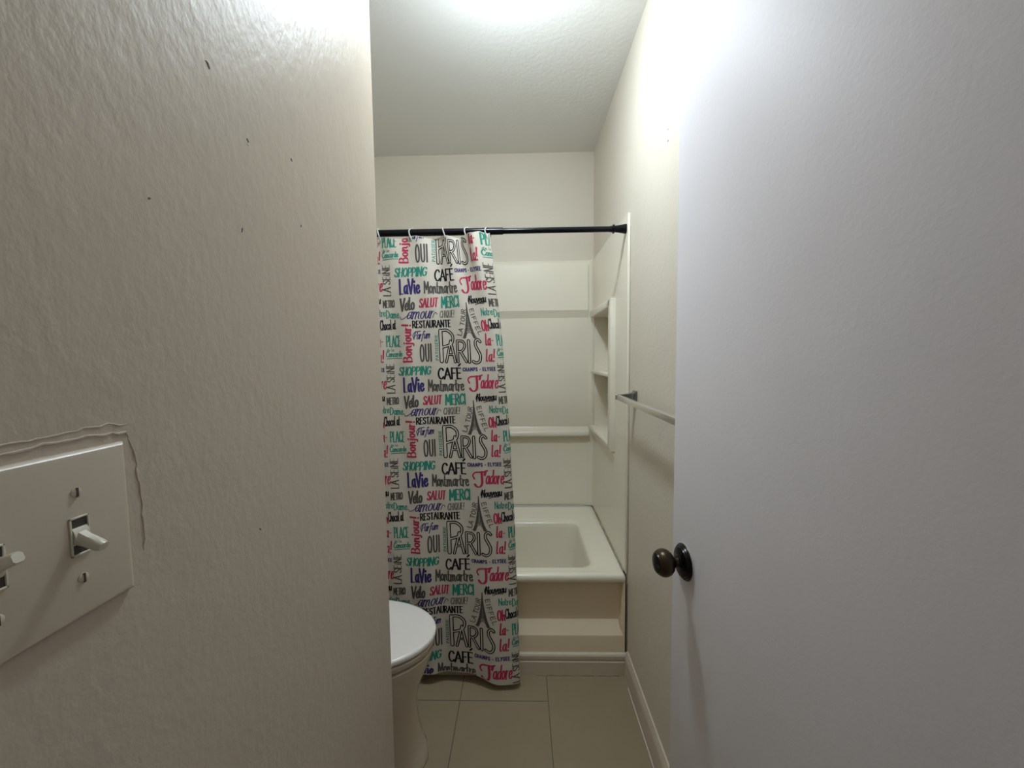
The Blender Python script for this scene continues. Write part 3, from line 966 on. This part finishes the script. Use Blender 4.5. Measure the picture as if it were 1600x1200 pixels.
cu = thing('shower_curtain', 'white shower curtain printed with French words in colour', 'shower curtain', (-0.35, 1.50, 0.03))
bmesh.ops.translate(cb, vec=-Vector(cu.location), verts=cb.verts)
me = bpy.data.meshes.new('cloth')
cb.to_mesh(me); cb.free()
for k in MATS:
    me.materials.append(INK[k])
for p in me.polygons:
    p.use_smooth = True
me.set_sharp_from_angle(angle=math.radians(60))
link('cloth', me, cu)

# rings
GR = 'curtain rings on the black rod'
ring_x = [-0.537, -0.409, -0.293, -0.200, -0.121]
ring_lab = ['pale curtain ring on the rod right beside the left partition edge',
            'pale curtain ring on the rod above the red word Bonjour',
            'pale curtain ring on the rod above the big outlined P',
            'pale curtain ring on the rod just left of the curtain head corner',
            'pale curtain ring nearest the bare end of the rod']
def ring_bm():
    bm = bmesh.new()
    n = 28
    pts = [(0.004 * math.sin(2 * a), 0.021 * math.cos(a), 0.0265 * math.sin(a)) for a in [2 * PI * i / n for i in range(n)]]
    tube(bm, pts, 0.0025, 8, closed=True)
    return bm
first = None
for i, x in enumerate(ring_x):
    if first is None:
        o = first = obj('curtain_ring', ring_bm(), M['ring'])
    else:
        o = first.copy(); C.objects.link(o)
    o.location = (x, RY, RZ + 0.0135 - 0.0245)
    o.rotation_euler = (0, 0, [0.2, -0.35, 0.4, -0.3, -0.4][i])
    tag(o, ring_lab[i], 'curtain ring', GR)

# ------------------------------------------------------------------ toilet (points to the right, tank at the far left wall)
TY = 1.170
toi = thing('toilet', 'white toilet with closed lid peeking past the partition', 'toilet', (-0.62, TY, 0))
def egg(z, front, back, bw, n=40, p=2.0):
    """front/back: x extents, bw: half width; blunt egg"""
    cx = front - 0.25
    lp = []
    for k in range(n):
        a = 2 * PI * k / n
        c, s = math.cos(a), math.sin(a)
        ax = (front - cx) if c >= 0 else (cx - back)
        lp.append((cx + ax * math.copysign(abs(c) ** (2 / p), c), TY + bw * math.copysign(abs(s) ** (2 / p), s), z))
    return lp
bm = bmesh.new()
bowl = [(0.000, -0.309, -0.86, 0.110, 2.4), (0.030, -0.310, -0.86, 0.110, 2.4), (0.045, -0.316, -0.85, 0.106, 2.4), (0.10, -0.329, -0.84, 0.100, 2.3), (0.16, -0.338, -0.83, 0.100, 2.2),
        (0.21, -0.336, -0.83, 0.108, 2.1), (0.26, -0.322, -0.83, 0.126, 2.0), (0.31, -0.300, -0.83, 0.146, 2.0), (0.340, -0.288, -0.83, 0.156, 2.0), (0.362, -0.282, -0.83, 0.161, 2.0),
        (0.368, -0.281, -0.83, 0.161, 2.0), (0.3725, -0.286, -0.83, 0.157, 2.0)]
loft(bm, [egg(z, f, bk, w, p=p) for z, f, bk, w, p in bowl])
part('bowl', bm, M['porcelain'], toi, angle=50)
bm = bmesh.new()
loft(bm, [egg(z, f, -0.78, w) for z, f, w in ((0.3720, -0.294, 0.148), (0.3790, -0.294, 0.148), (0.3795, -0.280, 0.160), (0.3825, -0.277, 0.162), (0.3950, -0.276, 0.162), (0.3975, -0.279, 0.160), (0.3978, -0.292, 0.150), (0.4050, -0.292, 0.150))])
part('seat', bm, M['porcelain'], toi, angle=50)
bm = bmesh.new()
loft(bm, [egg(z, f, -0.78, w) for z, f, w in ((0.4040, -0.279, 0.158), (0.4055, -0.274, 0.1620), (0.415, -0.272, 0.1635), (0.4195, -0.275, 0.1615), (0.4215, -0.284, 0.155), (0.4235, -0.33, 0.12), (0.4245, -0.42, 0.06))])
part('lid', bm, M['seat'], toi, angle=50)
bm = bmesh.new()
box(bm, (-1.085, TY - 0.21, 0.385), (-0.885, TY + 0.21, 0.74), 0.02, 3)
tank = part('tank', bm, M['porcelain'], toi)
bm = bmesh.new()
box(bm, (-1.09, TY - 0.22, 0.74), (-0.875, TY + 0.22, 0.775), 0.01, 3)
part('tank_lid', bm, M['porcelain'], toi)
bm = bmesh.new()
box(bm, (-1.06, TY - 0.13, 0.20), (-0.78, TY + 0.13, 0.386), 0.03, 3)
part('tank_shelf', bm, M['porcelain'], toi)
for s in (-1, 1):
    bm = bmesh.new(); box(bm, (-0.80, TY + s * 0.075 - 0.02, 0.386), (-0.765, TY + s * 0.075 + 0.02, 0.412), 0.006, 2)
    part('hinge', bm, M['seat'], toi)
bm = bmesh.new()
tube(bm, [(-0.310 - 0.25 + 0.252 * math.cos(a) , TY + 0.112 * math.sin(a), 0.0015) for a in [-1.2 + 2.4 * i / 20 for i in range(21)]], 0.0035, 8)
part('floor_caulk', bm, M['caulk'], toi)

# ------------------------------------------------------------------ light switch
SY0, SY1, SZ0, SZ1 = 0.182, 0.2985, 1.0815, 1.1985
sw = thing('light_switch', 'painted two toggle switch plate on the left partition', 'light switch', (XP, 0.242, 1.14))
bm = bmesh.new()
def rr(inset, x):
    return [(XP + x, SY0 + inset, SZ0 + inset), (XP + x, SY1 - inset, SZ0 + inset), (XP + x, SY1 - inset, SZ1 - inset), (XP + x, SY0 + inset, SZ1 - inset)]
loft(bm, [rr(0, 0.0), rr(0, 0.0022), rr(0.0008, 0.0036), rr(0.0022, 0.0048), rr(0.0045, 0.0054)])
part('plate', bm, M['plate'], sw, angle=20)
px = XP + 0.0054
for k, (yc, up) in enumerate(((0.2615, -1), (0.2155, 1))):
    zc = 1.1405
    bm = bmesh.new(); box(bm, (px - 0.001, yc - 0.0052, zc - 0.0125), (px + 0.0003, yc + 0.0052, zc + 0.0125))
    slot = part('slot', bm, M['slot'], sw, smooth=False)
    bm = bmesh.new()
    for lo, hi in (((px, yc - 0.0062, zc - 0.0135), (px + 0.0012, yc - 0.0050, zc + 0.0135)), ((px, yc + 0.0050, zc - 0.0135), (px + 0.0012, yc + 0.0062, zc + 0.0135)),
                   ((px, yc - 0.0062, zc + 0.0122), (px + 0.0012, yc + 0.0062, zc + 0.0135)), ((px, yc - 0.0062, zc - 0.0135), (px + 0.0012, yc + 0.0062, zc - 0.0122))):
        box(bm, lo, hi, 0.0003, 1)
    part('slot_frame', bm, M['toggle'], sw)
    # tapered bat, tilted up or down, with its rocker base
    bm = bmesh.new()
    lo = []
    for t, w, h in ((0.0, 0.0040, 0.0050), (0.35, 0.0036, 0.0040), (0.85, 0.0034, 0.0036), (1.0, 0.0028, 0.0029)):
        c = Vector((px - 0.001 + 0.0175 * t, yc, zc + up * (0.001 + 0.0070 * t)))
        d = Vector((0.0175, 0, up * 0.0070)).normalized()
        n_ = Vector((-d.z, 0, d.x))
        lo.append([tuple(c + Vector((0, sy * w, 0)) + n_ * (sz * h)) for sy, sz in ((-1, -.6), (-.6, -1), (.6, -1), (1, -.6), (1, .6), (.6, 1), (-.6, 1), (-1, .6))])
    loft(bm, lo)
    part('toggle', bm, M['toggle'], sw, angle=45)
    bm = bmesh.new()
    lathe(bm, [(0.0095, -0.0047), (0.0095, 0.0047)], 28, 'Y', (px - 0.0070, yc, zc))
    part('rocker', bm, M['toggle'], sw)
    for zs in (zc + 0.0303, zc - 0.0303):
        bm = bmesh.new()
        lathe(bm, [(0.0001, 0.0), (0.0034, 0.0), (0.0034, 0.0005), (0.0024, 0.0011), (0.0001, 0.0013)], 20, 'X', (px - 0.0001, yc, zs))
        scw = part('screw', bm, M['plate'], sw)
        bm = bmesh.new()
        box(bm, (px + 0.0006, yc - 0.0006, zs - 0.0032), (px + 0.0015, yc + 0.0006, zs + 0.0032))
        part('screw_slot', bm, M['slot'], scw, smooth=False)

# ------------------------------------------------------------------ towel bar
tbx = 0.347
tw = thing('towel_bar', 'square chrome towel bar on the right wall by the door', 'towel bar', (XR, 1.157, 1.112))
bm = bmesh.new(); box(bm, (tbx - 0.0075, 0.880, 1.1035), (tbx + 0.0075, 1.440, 1.1205), 0.0012, 2)
part('bar', bm, M['chrome'], tw)
def post_bm(y):
    bm = bmesh.new()
    def sq(x, h): return [(x, y - h, 1.114 - h), (x, y + h, 1.114 - h), (x, y + h, 1.114 + h), (x, y - h, 1.114 + h)]
    loft(bm, [sq(XR - 0.0003, 0.0215), sq(XR - 0.004, 0.0215), sq(XR - 0.0052, 0.0185), sq(XR - 0.009, 0.0185), sq(XR - 0.0105, 0.0150), sq(XR - 0.015, 0.0125), sq(tbx + 0.0076, 0.0085)])
    return bm
for y in (1.425, 0.890):
    part('post', post_bm(y), M['post'], tw, angle=15)
bm = bmesh.new(); box(bm, (tbx - 0.0085, 1.4395, 1.1025), (tbx + 0.0085, 1.4425, 1.1215), 0.0008, 1)
part('end_cap', bm, M['post'], tw)
